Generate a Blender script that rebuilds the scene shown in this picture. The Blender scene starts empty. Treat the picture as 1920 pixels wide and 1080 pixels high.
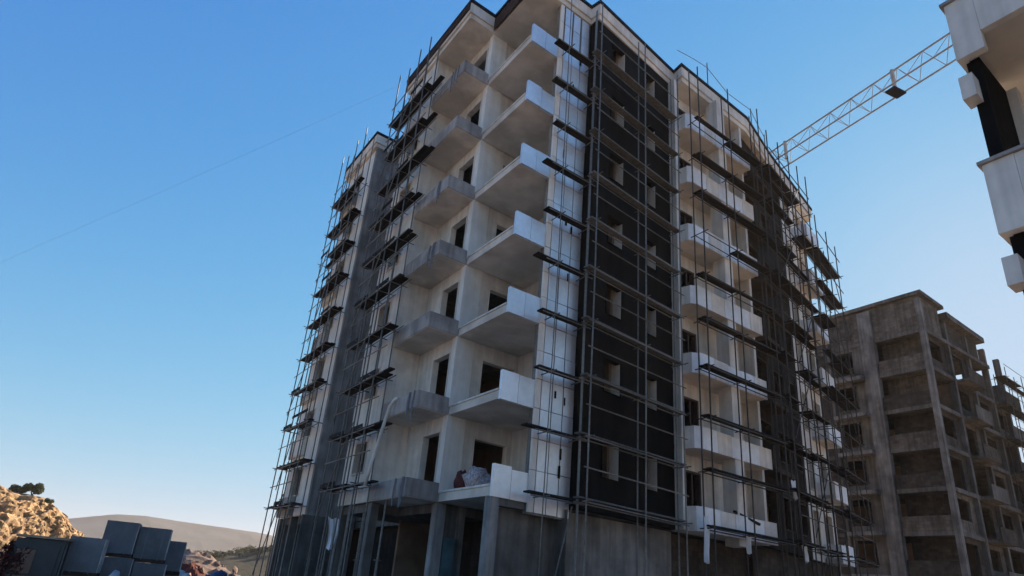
import bpy, bmesh, math, random
from mathutils import Vector, Matrix, noise
random.seed(7)
R = math.radians
scene = bpy.context.scene
COL = scene.collection

# ------------------------------------------------------------------ camera
cd = bpy.data.cameras.new('camera'); cam = bpy.data.objects.new('camera', cd); COL.objects.link(cam)
fw = Vector((0.47281041, 0.78046495, 0.40905352)); rt = Vector((0.8332627, -0.54698572, 0.08049778)); up = Vector((-0.28657213, -0.30278885, 0.90895287))
m = Matrix((rt, up, -fw)).transposed().to_4x4(); m.translation = Vector((-10.928, -18.193, 1.643))
cam.matrix_world = m
cd.sensor_width = 36; cd.lens = 23.925; cd.clip_end = 9000; cd.clip_start = 0.1
scene.camera = cam

# ------------------------------------------------------------------ light
SUN_AZ, SUN_EL = 20.0, 24.0     # azimuth counter-clockwise from +X
w = bpy.data.worlds.new('World'); scene.world = w; w.use_nodes = True
nt = w.node_tree; bg = nt.nodes['Background']
sky = nt.nodes.new('ShaderNodeTexSky'); sky.sky_type = 'NISHITA'; sky.sun_disc = False
sky.sun_elevation = R(SUN_EL); sky.sun_rotation = R(90 - SUN_AZ)
sky.altitude = 300; sky.air_density = 1.0; sky.dust_density = 0.15; sky.ozone_density = 1.3
# the phone's colour response for the sky: per channel a * x^p / (1 + k * x^p), a soft shoulder that keeps the blue deep
EXPO, STR = 2.3, .13
sp = nt.nodes.new('ShaderNodeSeparateColor'); cb = nt.nodes.new('ShaderNodeCombineColor'); nt.links.new(sky.outputs[0], sp.inputs[0])
def mth(op, x, y):
    n_ = nt.nodes.new('ShaderNodeMath'); n_.operation = op
    for i, q in enumerate((x, y)):
        if isinstance(q, (int, float)): n_.inputs[i].default_value = q
        else: nt.links.new(q, n_.inputs[i])
    return n_.outputs[0]
for i, (a_, p_, k_) in enumerate(((.355, 1.32, .28), (1.02, 1.33, 1.18), (2.7, 1.0, 2.75))):
    xp = mth('POWER', mth('DIVIDE', sp.outputs[i], 3.0), p_)
    nt.links.new(mth('DIVIDE', mth('MULTIPLY', xp, a_ / (STR * 2 ** EXPO)), mth('ADD', mth('MULTIPLY', xp, k_), 1.0)), cb.inputs[i])
nt.links.new(cb.outputs[0], bg.inputs[0]); bg.inputs[1].default_value = STR
sd = bpy.data.lights.new('sun', 'SUN'); sd.energy = 3.0; sd.angle = R(0.5); sd.color = (1.0, 0.80, 0.58)
so = bpy.data.objects.new('sun', sd); COL.objects.link(so)
sv = Vector((math.cos(R(SUN_EL)) * math.cos(R(SUN_AZ)), math.cos(R(SUN_EL)) * math.sin(R(SUN_AZ)), math.sin(R(SUN_EL))))
so.rotation_euler = (-sv).to_track_quat('-Z', 'Y').to_euler()
vs = scene.view_settings; vs.view_transform = 'Standard'; vs.look = 'None'; vs.exposure = EXPO; vs.gamma = 1; vs.use_curve_mapping = False

# ------------------------------------------------------------------ plan coordinates
# the two street fronts of the site meet at 84 degrees: u runs along one, v along the other
S84, C84 = math.sin(R(84)), math.cos(R(84))
def W(u, v, z=0.0): return Vector((u * S84, v + u * C84, z))

# ------------------------------------------------------------------ materials
MATS = {}
def mat(name, col, rough=0.85, var=0.25, scale=3.0, bump=0.15, bscale=40.0, stain=0.0, metal=0.0, rnd=0.0, streak=0.0, col2=None, brick=0.0):
    m = bpy.data.materials.new(name); m.use_nodes = True; t = m.node_tree; N = t.nodes; L = t.links
    b = N['Principled BSDF']; b.inputs['Roughness'].default_value = rough; b.inputs['Metallic'].default_value = metal
    if rough >= .8: b.inputs['Specular IOR Level'].default_value = .12      # dusty, porous surfaces
    geo = N.new('ShaderNodeNewGeometry')
    n1 = N.new('ShaderNodeTexNoise'); n1.inputs['Scale'].default_value = scale; n1.inputs['Detail'].default_value = 8; n1.inputs['Roughness'].default_value = .62
    L.new(geo.outputs['Position'], n1.inputs['Vector'])
    cr = N.new('ShaderNodeValToRGB'); c = Vector(col); d = Vector(col2) if col2 else c * (1 - var)
    cr.color_ramp.elements[0].position = .33; cr.color_ramp.elements[0].color = (*d, 1)
    cr.color_ramp.elements[1].position = .66; cr.color_ramp.elements[1].color = (*c, 1)
    L.new(n1.outputs['Fac'], cr.inputs['Fac']); out = cr.outputs['Color']
    def mult(a, fac_socket, lo, hi, p0, p1):
        mr = N.new('ShaderNodeMapRange'); mr.inputs[1].default_value = p0; mr.inputs[2].default_value = p1
        mr.inputs[3].default_value = lo; mr.inputs[4].default_value = hi; L.new(fac_socket, mr.inputs[0])
        mx = N.new('ShaderNodeMix'); mx.data_type = 'RGBA'; mx.blend_type = 'MULTIPLY'; mx.inputs[0].default_value = 1
        L.new(a, mx.inputs[6]); L.new(mr.outputs[0], mx.inputs[7]); return mx.outputs[2]
    if stain:
        n2 = N.new('ShaderNodeTexNoise'); n2.inputs['Scale'].default_value = .7; n2.inputs['Detail'].default_value = 5
        L.new(geo.outputs['Position'], n2.inputs['Vector']); out = mult(out, n2.outputs['Fac'], 1 - stain, 1, .42, .6)
    if streak:
        mp = N.new('ShaderNodeMapping'); mp.inputs['Scale'].default_value = (3.2, 3.2, .22); L.new(geo.outputs['Position'], mp.inputs[0])
        n3 = N.new('ShaderNodeTexNoise'); n3.inputs['Scale'].default_value = 1.3; n3.inputs['Detail'].default_value = 4
        L.new(mp.outputs[0], n3.inputs['Vector']); out = mult(out, n3.outputs['Fac'], 1 - streak, 1, .38, .6)
    if rnd:
        oi = N.new('ShaderNodeObjectInfo'); out = mult(out, oi.outputs['Random'], 1 - rnd, 1, 0, 1)
    if brick:
        sx = N.new('ShaderNodeSeparateXYZ'); L.new(geo.outputs['Position'], sx.inputs[0])
        ad = N.new('ShaderNodeMath'); ad.operation = 'ADD'; L.new(sx.outputs[0], ad.inputs[0]); L.new(sx.outputs[1], ad.inputs[1])
        cx = N.new('ShaderNodeCombineXYZ'); L.new(ad.outputs[0], cx.inputs[0]); L.new(sx.outputs[2], cx.inputs[1])
        bt = N.new('ShaderNodeTexBrick'); bt.inputs['Scale'].default_value = 1; bt.inputs['Brick Width'].default_value = .42; bt.inputs['Row Height'].default_value = .22; bt.inputs['Mortar Size'].default_value = .014; bt.inputs['Bias'].default_value = -.1
        bt.inputs['Color1'].default_value = (1, 1, 1, 1); bt.inputs['Color2'].default_value = (1 - brick, 1 - brick, 1 - brick, 1); bt.inputs['Mortar'].default_value = (.75, .74, .72, 1)
        L.new(cx.outputs[0], bt.inputs['Vector'])
        mb_ = N.new('ShaderNodeMix'); mb_.data_type = 'RGBA'; mb_.blend_type = 'MULTIPLY'; mb_.inputs[0].default_value = 1; L.new(out, mb_.inputs[6]); L.new(bt.outputs['Color'], mb_.inputs[7]); out = mb_.outputs[2]
    L.new(out, b.inputs['Base Color'])
    if bump:
        n4 = N.new('ShaderNodeTexNoise'); n4.inputs['Scale'].default_value = bscale; n4.inputs['Detail'].default_value = 6
        L.new(geo.outputs['Position'], n4.inputs['Vector'])
        bp = N.new('ShaderNodeBump'); bp.inputs['Strength'].default_value = bump; bp.inputs['Distance'].default_value = .03
        L.new(n4.outputs['Fac'], bp.inputs['Height']); L.new(bp.outputs[0], b.inputs['Normal'])
    MATS[name] = m; return m
PLAST = mat('white_plaster', (.80, .75, .69), .9, .14, 2.5, .12, 30, .18, streak=.16)
PLASTW = mat('fresh_white_plaster', (.84, .81, .76), .9, .10, 2.5, .1, 30, .12, streak=.1)
SOFF = mat('grey_render', (.80, .72, .63), .92, .2, 1.0, .2, 22, .25)
FASC = mat('dull_cement', (.46, .43, .41), .92, .22, 2, .2, 25, .3, streak=.25)
EPS = mat('insulation_white', (.87, .87, .90), .75, .12, 5, .06, 60, .15, rnd=.34)
FOIL = mat('faced_insulation', (.90, .91, .94), .46, .10, 5, .05, 50, .12, metal=.6, rnd=.14)
DARK = mat('dark_basecoat', (.014, .0115, .010), .85, .35, 2.2, .5, 9, .35, streak=.45, col2=(.006, .0058, .006))
CONC = mat('raw_concrete', (.20, .19, .18), .92, .3, 1.8, .3, 20, .3, streak=.3)
CONC2 = mat('pale_concrete', (.30, .285, .27), .92, .3, 1.8, .3, 20, .3, streak=.3)
CONCP = mat('light_concrete', (.40, .385, .37), .92, .3, 1.2, .3, 20, .3, streak=.35)
CONCB = mat('brown_grey_concrete', (.185, .165, .15), .92, .35, 1.0, .3, 20, .35, streak=.35)
CONCQ = mat('dusty_column_concrete', (.27, .25, .235), .92, .35, 1.0, .3, 20, .4, streak=.35)
BRICKB = mat('dull_tan_blockwork', (.20, .165, .14), .95, .35, 2.0, .3, 14, .3, streak=.3, brick=.35)
BRICK = mat('brown_blockwork', (.105, .085, .072), .95, .35, 2.5, .3, 14, .3, streak=.2, brick=.4)
BRICKD = mat('dark_brown_blockwork', (.045, .037, .034), .95, .4, 2.5, .3, 14, .3, streak=.3, brick=.35)
BRICK2 = mat('tan_blockwork', (.215, .185, .165), .95, .35, 2.0, .3, 14, .3, streak=.25, brick=.3)
INNER = mat('bare_interior', (.30, .22, .17), .95, .3, 1.5, .1, 20, .3)
PLANK = mat('weathered_plank', (.040, .036, .036), .9, .5, 6, .3, 30, .2, rnd=.45)
PLANK2 = mat('grey_plank', (.26, .25, .24), .9, .4, 6, .3, 30, .2, rnd=.4)
STEELD = mat('rusty_tube', (.085, .072, .065), .7, .5, 8, .1, 60, .3, metal=.2, rnd=.5)
STEEL = mat('galvanised_tube', (.27, .26, .245), .55, .45, 8, .1, 60, .3, metal=.35, rnd=.35)
TRIM = mat('dark_roof_edge', (.022, .025, .04), .8, .4, 4, .2, 30, .2)
WOODF = mat('formwork_board', (.085, .052, .04), .9, .4, 5, .3, 30, .3, rnd=.3)
PLAST2 = mat('white_sheet', (.78, .78, .80), .5, .15, 4, .2, 20, .1)
DOORM = mat('brown_frame', (.075, .05, .045), .6, .3, 5, .1, 40, .1)
CRANE = mat('crane_paint', (.56, .46, .38), .5, .3, 4, .1, 40, .2, metal=.1)
ROCK = mat('tan_rock', (.50, .35, .20), .95, .55, .55, 1.0, 1.6, .6, col2=(.24, .155, .09))
DIRT = mat('dirt', (.42, .34, .265), .97, .4, .35, .5, 6, .3)
RUB = mat('rubble_stone', (.40, .30, .25), .95, .4, 2, .3, 12, .3, rnd=.5)
SCRUB = mat('dark_scrub', (.075, .07, .05), .95, .4, .3, .3, 3, .3)
LEAF = mat('leaves', (.055, .075, .028), .8, .4, 3, 0, 20, rnd=.2)
LEAF2 = mat('far_leaves', (.045, .055, .03), .85, .4, .8, 0, 20, rnd=.3)
BARK = mat('bark', (.07, .05, .035), .95, .4, 6, .3, 30)
MOUNT = mat('mountain_scrub', (.115, .115, .12), .97, .4, .012, 0, 5, .25)
BLOCKM = mat('shaded_pack', (.17, .175, .185), .7, .25, 3, .2, 20, .2, rnd=.25)  # dark tone for the pack faces painted as shaded
BLOCKL = mat('pale_block', (.68, .68, .66), .9, .2, 3, .2, 20, .2, rnd=.25)  # bare blocks, pale enough for the right side to read as lit
TARP = mat('blue_tarp', (.05, .09, .22), .5, .3, 3, .2, 12, .2)
TARPW = mat('white_tarp', (.62, .62, .64), .6, .3, 3, .2, 12, .2)
RED = mat('red_brown_debris', (.13, .045, .04), .9, .5, 3, .3, 12, .2)
TEAL = mat('teal_board', (.10, .20, .23), .7, .35, 2, .1, 20, .4)
SACKM = mat('woven_sack', (.55, .53, .52), .8, .4, 14, .3, 40, .3, col2=(.22, .12, .12))
CONT = mat('dark_cabin_paint', (.035, .04, .042), .55, .4, 2, .15, 20, .4)
CONTT = mat('rusty_roof_sheet', (.40, .29, .20), .7, .4, 3, .2, 20, .4)
CABLE = mat('cable_black', (.16, .17, .19), .6, .1, 4, 0)
GLASS = mat('dark_pane', (.03, .035, .04), .15, .2, 1, 0)

# ------------------------------------------------------------------ mesh helpers
class MB:
    def __init__(s): s.v = []; s.f = []
    def prism(s, poly, z0, z1, world=False):
        a = sum(poly[i - 1][0] * poly[i][1] - poly[i][0] * poly[i - 1][1] for i in range(len(poly)))
        if a < 0: poly = poly[::-1]
        n = len(poly); b = len(s.v)
        g = (lambda u, v, z: Vector((u, v, z))) if world else W
        s.v += [g(p[0], p[1], z0) for p in poly] + [g(p[0], p[1], z1) for p in poly]
        s.f.append([b + i for i in range(n)][::-1]); s.f.append([b + n + i for i in range(n)])
        for i in range(n):
            j = (i + 1) % n; s.f.append([b + i, b + j, b + n + j, b + n + i])
        return s
    def box(s, u0, u1, v0, v1, z0, z1, world=False):
        return s.prism([(u0, v0), (u1, v0), (u1, v1), (u0, v1)], z0, z1, world)
    def tube(s, p, q, r, n=6):
        p = Vector(p); q = Vector(q); d = (q - p).normalized()
        a = d.orthogonal().normalized(); c = d.cross(a); b = len(s.v)
        for o in (p, q):
            for i in range(n):
                t = 2 * math.pi * i / n; s.v.append(o + (a * math.cos(t) + c * math.sin(t)) * r)
        for i in range(n):
            j = (i + 1) % n; s.f.append([b + i, b + j, b + n + j, b + n + i])
        s.f.append([b + i for i in range(n)][::-1]); s.f.append([b + n + i for i in range(n)])
        return s
    def path(s, pts, r, n=6):
        pts = [Vector(p) for p in pts]; b = len(s.v); k = len(pts)
        for m_, p in enumerate(pts):
            d = (pts[min(m_ + 1, k - 1)] - pts[max(m_ - 1, 0)]).normalized()
            a = d.cross(Vector((.31, .17, .93))).normalized(); c = d.cross(a)
            for i in range(n):
                t = 2 * math.pi * i / n; s.v.append(p + (a * math.cos(t) + c * math.sin(t)) * r)
        for m_ in range(k - 1):
            for i in range(n):
                j = (i + 1) % n; q = b + m_ * n; s.f.append([q + i, q + j, q + n + j, q + n + i])
        s.f.append([b + i for i in range(n)][::-1]); s.f.append([b + (k - 1) * n + i for i in range(n)])
        return s
    def wall(s, P, Q, th, z0, z1, ops=()):
        # a wall from P to Q in plan, its outer face on the line, thickness to the left; ops = (s0, s1, z0, z1) openings
        P = Vector((P[0], P[1])); Q = Vector((Q[0], Q[1])); Ln = (Q - P).length; d = (Q - P) / Ln; nrm = Vector((-d.y, d.x))
        ss = sorted({0, Ln} | {x for o in ops for x in o[:2] if 0 < x < Ln}); zs = sorted({z0, z1} | {x for o in ops for x in o[2:] if z0 < x < z1})
        def sol(i, j):
            if not (0 <= i < len(ss) - 1 and 0 <= j < len(zs) - 1): return False
            a = (ss[i] + ss[i + 1]) / 2; b = (zs[j] + zs[j + 1]) / 2
            return not any(o[0] < a < o[1] and o[2] < b < o[3] for o in ops)
        idx = {}
        def V(i, j, k):
            if (i, j, k) not in idx:
                p = P + d * ss[i] + nrm * (th * k); idx[(i, j, k)] = len(s.v); s.v.append(W(p.x, p.y, zs[j]))
            return idx[(i, j, k)]
        for i in range(len(ss) - 1):
            for j in range(len(zs) - 1):
                if not sol(i, j): continue
                s.f.append([V(i, j, 0), V(i + 1, j, 0), V(i + 1, j + 1, 0), V(i, j + 1, 0)])
                s.f.append([V(i, j, 1), V(i, j + 1, 1), V(i + 1, j + 1, 1), V(i + 1, j, 1)])
                if not sol(i - 1, j): s.f.append([V(i, j, 0), V(i, j + 1, 0), V(i, j + 1, 1), V(i, j, 1)])
                if not sol(i + 1, j): s.f.append([V(i + 1, j, 0), V(i + 1, j, 1), V(i + 1, j + 1, 1), V(i + 1, j + 1, 0)])
                if not sol(i, j - 1): s.f.append([V(i, j, 0), V(i, j, 1), V(i + 1, j, 1), V(i + 1, j, 0)])
                if not sol(i, j + 1): s.f.append([V(i, j + 1, 0), V(i + 1, j + 1, 0), V(i + 1, j + 1, 1), V(i, j + 1, 1)])
        return s
    def build(s, name, material, parent=None, smooth=False):
        o0 = Vector((0, 0, 0)); q = parent
        while q is not None: o0 += q.location; q = q.parent
        me = bpy.data.meshes.new(name); me.from_pydata([v - o0 for v in s.v], [], s.f); me.materials.append(material)
        if smooth:
            for p in me.polygons: p.use_smooth = True
        o = bpy.data.objects.new(name, me); COL.objects.link(o)
        if parent is not None: o.parent = parent
        return o
def thing(name, label, cat, loc, group=None):
    o = bpy.data.objects.new(name, None); COL.objects.link(o); o.location = loc; o.empty_display_size = .3
    o['label'] = label; o['category'] = cat
    if group: o['group'] = group
    return o
def tag(o, label, cat, group=None):
    o['label'] = label; o['category'] = cat
    if group: o['group'] = group
    return o
def struct(o): o['kind'] = 'structure'; return o
def box(u0, u1, v0, v1, z0, z1): return MB().box(u0, u1, v0, v1, z0, z1)
def offset_poly(poly, d):
    n = len(poly); out = []
    for i in range(n):
        a, b, c = Vector(poly[i - 1]), Vector(poly[i]), Vector(poly[(i + 1) % n])
        e1 = (b - a).normalized(); e2 = (c - b).normalized(); n1 = Vector((e1.y, -e1.x)); n2 = Vector((e2.y, -e2.x))
        k = n1 + n2; k /= max(.3, k.dot(n1)); out.append(tuple(b + k * d))
    return out

# ------------------------------------------------------------------ ground and far land
mb = MB(); n = 72
bmg = bmesh.new(); bmesh.ops.create_circle(bmg, cap_ends=True, segments=96, radius=2600)
me = bpy.data.meshes.new('ground'); bmg.to_mesh(me); bmg.free(); me.materials.append(DIRT)
g = bpy.data.objects.new('ground', me); COL.objects.link(g); struct(g); g.location = (0, 400, 0)

def grid_obj(name, xs, ys, fn, material):
    v = []; f = []; ny = len(ys)
    for x in xs:
        for y in ys: v.append(fn(x, y))
    for i in range(len(xs) - 1):
        for j in range(ny - 1): f.append([i * ny + j, (i + 1) * ny + j, (i + 1) * ny + j + 1, i * ny + j + 1])
    me = bpy.data.meshes.new(name); me.from_pydata(v, [], f); me.materials.append(material)
    o = bpy.data.objects.new(name, me); COL.objects.link(o); return o
def lerp(pts, x):
    if x <= pts[0][0]: return pts[0][1]
    for (a, b), (c, d) in zip(pts, pts[1:]):
        if x <= c: return b + (d - b) * (x - a) / (c - a)
    return pts[-1][1]
MTP = [(-900, 20), (-300, 28), (-75, 40), (37, 66), (90, 78), (140, 82), (200, 79), (280, 77), (350, 75), (460, 66), (700, 40), (1100, 8)]
def mtn(x, t):
    h = lerp(MTP, x) ; y = 1480 + (t - .5) * 700
    k = max(0, 1 - abs(t - .5) * 2) ** .9
    nz = noise.fractal(Vector((x * .012, t * 8, 3)), 1, 2, 5)
    return (x, y - .12 * x * .2, h * k * (1 + .10 * nz * (1 - k) + .012 * nz) - 2)
struct(grid_obj('mountain', [-900 + i * 12 for i in range(168)], [j / 26 for j in range(27)], mtn, MOUNT))

# sunlit rocky hill: profile swept along x, then broken up
HP = [(-90, 5), (-60, 8), (-35, 10.5), (-19, 10.4), (-16.5, 10.0), (-13.5, 9.7), (-11, 9.0), (-8.8, 7.6), (-6.8, 6.0), (-4.6, 4.2), (-2.4, 2.2), (0, .9), (3, -.6)]
def hill(x, t):
    h = lerp(HP, x)
    prof = [(0, -.4), (.10, .10), (.24, .34), (.36, .66), (.50, .88), (.62, 1.0), (.8, .98), (1, .5)]
    z = lerp(prof, t) * h; y = 103 + t * 26 + 1.0 * (x + 10)
    p = Vector((x, y, z * 1.4)); amp = min(1, h / 5) * (1 if t < .75 else .4)
    q = Vector((x * .9, y * .5, z * 2.6)); a = noise.fractal(p * .22, 1.0, 2.1, 6); c = noise.ridged_multi_fractal(q * .33, .9, 2.2, 5, 1.0, 2.0); c2 = noise.voronoi(q * .6)[0]
    k = (a * 1.2 + c * .75 - .8 + (c2[1] - c2[0]) * .9 + noise.fractal(q * 1.7, .8, 2, 3) * .12) * amp
    return (x + .5 * a * amp, y - k * 1.1, z + (k * .55 if t < .55 else a * .25 * amp))
ho = struct(grid_obj('rocky_hill', [-60 + i * .21 for i in range(301)], [j / 120 for j in range(121)], hill, ROCK))
# low dark ridge behind the site
RP = [(-60, 0), (-10, .5), (10, 2.5), (22, 3.8), (34, 5.0), (48, 8.0), (60, 10), (100, 13), (160, 9)]
def ridge(x, t):
    return (x, 190 + t * 70, lerp(RP, x) * math.sin(math.pi * min(1, t * 1.0)) * (1 + .15 * noise.noise(Vector((x * .1, t * 4, 1)))) - .1)
struct(grid_obj('low_ridge', [-60 + i * 2 for i in range(111)], [j / 20 for j in range(21)], ridge, SCRUB))

def leaf_mesh(name, blobs, n, size, material, parent=None):
    v = []; f = []
    for i in range(n):
        c, r = random.choice(blobs); d = Vector((random.gauss(0, 1), random.gauss(0, 1), random.gauss(0, 1))).normalized() * random.random() ** .4
        p = Vector(c) + Vector((d.x * r[0], d.y * r[1], d.z * r[2])); b = len(v)
        a = Vector((random.gauss(0, 1), random.gauss(0, 1), random.gauss(0, 1))).normalized(); e = a.orthogonal().normalized(); s = size * random.uniform(.6, 1.4)
        v += [p + a * s, p + e * s * .5, p - a * s, p - e * s * .5]; f.append([b, b + 1, b + 2, b + 3])
    o0 = parent.location if parent else Vector((0, 0, 0))
    me = bpy.data.meshes.new(name); me.from_pydata([x - o0 for x in v], [], f); me.materials.append(material)
    o = bpy.data.objects.new(name, me); COL.objects.link(o)
    if parent: o.parent = parent
    return o
fw_blobs = []
for i in range(260):
    x = random.uniform(18, 130); h = lerp(RP, x); r = random.uniform(.7, 1.5)
    fw_blobs.append(((x, 216 + random.uniform(-6, 12), h + r * .4 - .4), (r * 1.3, r * 1.3, r)))
fo = leaf_mesh('far_wood', fw_blobs, 26000, .30, LEAF2); fo['kind'] = 'stuff'
def shrub(x, y, z, sx, sz, label, n):
    t = thing('shrub', label, 'shrub', Vector((x, y, z)), 'shrubs on the rocky hill')
    bl = [((x + random.uniform(-1, 1) * sx * .6, y + random.uniform(-.5, .5) * sx, z + sz * random.uniform(.3, .75)), (sx * .42, sx * .42, sz * .33)) for i in range(9)]
    leaf_mesh('foliage', bl, n, .13, LEAF, t)
    s = MB()
    for i in range(4): s.tube((x + random.uniform(-.3, .3), y, z - .6), (x + random.uniform(-1, 1) * sx * .5, y + random.uniform(-.4, .4), z + sz * .6), .05)
    s.build('stem', BARK, t)
shrub(-14.0, 115.0, 9.75, 1.5, 1.9, 'dark green shrub, the larger one, on top of the rocky hill', 5200)
shrub(-15.9, 115.5, 9.75, 1.3, 1.1, 'low dark shrub at the left edge of the rocky hill top', 3000)
shrub(-11.2, 113.5, 8.7, .8, .7, 'smallest shrub, on the right shoulder of the rocky hill', 1600)

# ------------------------------------------------------------------ the main apartment building
B = thing('apartment_building', 'tall unfinished apartment block with white corner balconies and dark facade under scaffolding', 'building', W(8, 8, 0))
Z = [4.3 + 3 * k for k in range(8)]; TOP = 25.3
# plan, counter-clockwise, outer face of the inner (heated) volume
S1A, S1B = (3.22, -.53), (8.65, -.05)
S3A, S3B, S4B = (14.1, -.2), (20.0, .95), (24.2, 1.85)
inner = [(3.1, .23), (3.45, .23), (3.45, -.3), (8.6, .08), (8.9, .42), (14.0, .42), (14.2, -.02), (19.95, 1.1), (24.0, 2.0), (24.0, 20), (-.55, 20), (-.55, 15.8), (1.9, 15.8), (1.9, 9.75), (-1.15, 9.75), (-1.15, 6.75), (.12, 6.75), (.12, 3.65), (3.1, 3.65)]
for k in range(7): MB().prism(inner, Z[k], Z[k] + .28).build('floor_slab', CONC2, B)
# interior partitions so that openings look into rooms
for (a, b, c, d) in ((5.05, 5.2, .1, 4.4), (3.4, 22, 4.6, 4.8), (7.4, 7.55, .3, 4.6), (4, 4.2, 4.8, 19), (12.1, 12.25, 1.2, 4.6), (17, 17.2, 1.5, 4.6), (.9, 3.8, 8.2, 8.35)):
    box(a, b, c, d, .0 if c > 1 else 4.3, TOP - .02).build('partition', INNER, B)

# S0: wall behind the insulation boards, loggia walls, pier
box(1.42, 3.21, .0, .22, 3.95, TOP).build('wall', CONC2, B)
def wall_part(P, Q, th, ops, material, name='wall', z0=4.3, z1=TOP):
    return MB().wall(P, Q, th, z0, z1, ops).build(name, material, B)
opsA = [(1.22, 2.85, z + 1.05, z + 2.45) for z in Z[:7]]
wall_part((0, 3.5), (3.0, 3.5), .22, opsA, PLAST)
opsL = [(6.7 - 5.3, 6.7 - 3.85, z + .3, z + 2.5) for z in Z[:7]]
wall_part((0, 6.7), (0, 3.722), .2, opsL, PLAST)
MB().wall((3.0, 3.5), (3.0, .22), .2, 4.3, TOP).build('wall', PLAST, B)
def lining(P, Q, op, dep, material, t=.06, name='window', inset=.0, sill=True, deepR=0):
    # reveal lining of one opening of wall P-Q
    P = Vector(P); Q = Vector(Q); d = (Q - P).normalized(); nrm = Vector((-d.y, d.x)); s0, s1, z0, z1 = op
    def q(sa, sb, da, db, za, zb):
        c = [P + d * sa + nrm * da, P + d * sb + nrm * da, P + d * sb + nrm * db, P + d * sa + nrm * db]
        mbx.prism([(p.x, p.y) for p in c], za, zb)
    mbx = MB(); e = .004
    q(s0 + e, s0 + t, -.03, dep, z0 + e, z1 - e); q(s1 - t, s1 - e, -.03, max(dep, deepR), z0 + e, z1 - e)
    q(s0 + t + e, s1 - t - e, -.025, dep, z1 - t, z1 - e)
    if sill: q(s0 + t + e, s1 - t - e, -.06, dep, z0 + e, z0 + t)
    return mbx.build(name, material, B)
for k in range(7):
    lining((0, 3.5), (3, 3.5), opsA[k], .26, SOFF)
    lining((0, 6.7), (0, 3.722), opsL[k], .24, PLAST, name='balcony_door', sill=False)
# pier at the inner corner, proud of both walls
for k in range(7):
    box(-.03, .78, 3.44, 3.78, Z[k] + .28, Z[k] + 3 - .003).build('pier', PLASTW, B)

# corner loggia balconies (right stack) and their parapets
for k in range(7):
    b_ = box(0, 2.99, .104, 3.43, Z[k], Z[k] + .28).build('balcony', SOFF, B)
    box(-.035, .09, .11, 3.42, Z[k] + .284, Z[k] + .35).build('edge_kerb', PLAST, b_)
    box(0.003, .70, -.03, .10, Z[k] - .02, Z[k] + .92 + random.uniform(-.04, .04)).build('parapet_panel', FOIL, b_)
    box(.715, 1.41, -.025, .10, Z[k] - .025, Z[k] + .90 + random.uniform(-.04, .04)).build('parapet_panel', FOIL, b_)
# left stack: balconies with upstand fascia
for k in range(7):
    b_ = box(-1.3, -.002, 3.5, 6.68, Z[k], Z[k] + .26).build('balcony', SOFF, B)
    MB().prism([(-1.33, 6.66), (-1.33, 3.46), (-.01, 3.46), (-.01, 3.6), (-1.19, 3.6), (-1.19, 6.66)], Z[k] + .02, Z[k] + .62).build('fascia', FASC, b_)
    if random.random() < .55:
        for q in range(3):
            v_ = random.uniform(3.5, 4.6); s = MB(); s.path([W(-1.36, v_, Z[k] + .64), W(-1.38, v_ + .05, Z[k] + .2), W(-1.37, v_ + .02, Z[k] - random.uniform(.1, .5))], .025); s.build('hanging_cable', CABLE, b_)
# solid bay of block one
opsB = [(1.0, 2.3, z + 1.1, z + 2.4) for z in Z[:7]]
wall_part((-1.3, 9.9), (-1.3, 6.7), .2, opsB, PLAST)
for k in range(7): lining((-1.3, 9.9), (-1.3, 6.7), opsB[k], .22, SOFF)
MB().wall((-1.096, 6.7), (-.004, 6.7), .2, 4.3, TOP).build('wall', PLAST, B)
MB().wall((1.8, 9.9), (-1.096, 9.9), .2, 4.3, TOP).build('wall', PLAST, B)
MB().wall((1.8, 15.5), (1.8, 9.904), .2, 4.3, TOP).build('wall', CONC, B)
# block two: raw concrete flank and a storeyed front
MB().wall((-.75, 15.6), (1.8, 15.6), .25, 0, TOP).build('flank_wall', CONCP, B)
opsC = [(s, s + 1.5, z + .95, z + 2.45) for z in Z[:7] for s in (1.2,)] 
wall_part((-.75, 20.2), (-.75, 15.856), .25, opsC, PLASTW)
for o in opsC: lining((-.75, 20.2), (-.75, 15.856), o, .24, SOFF)
for k in range(7):
    b_ = box(-.93, -.753, 17.9, 20.2, Z[k], Z[k] + .22).build('balcony', SOFF, B)
    MB().prism([(-.95, 20.18), (-.95, 17.86), (-.757, 17.86), (-.757, 17.98), (-.86, 17.98), (-.86, 20.18)], Z[k] + .02, Z[k] + .95).build('fascia', PLAST if k % 3 else FASC, b_)
box(-.95, 1.6, 15.52, 15.6 - .003, 0, 4.28).build('beam', CONC, B)

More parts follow.
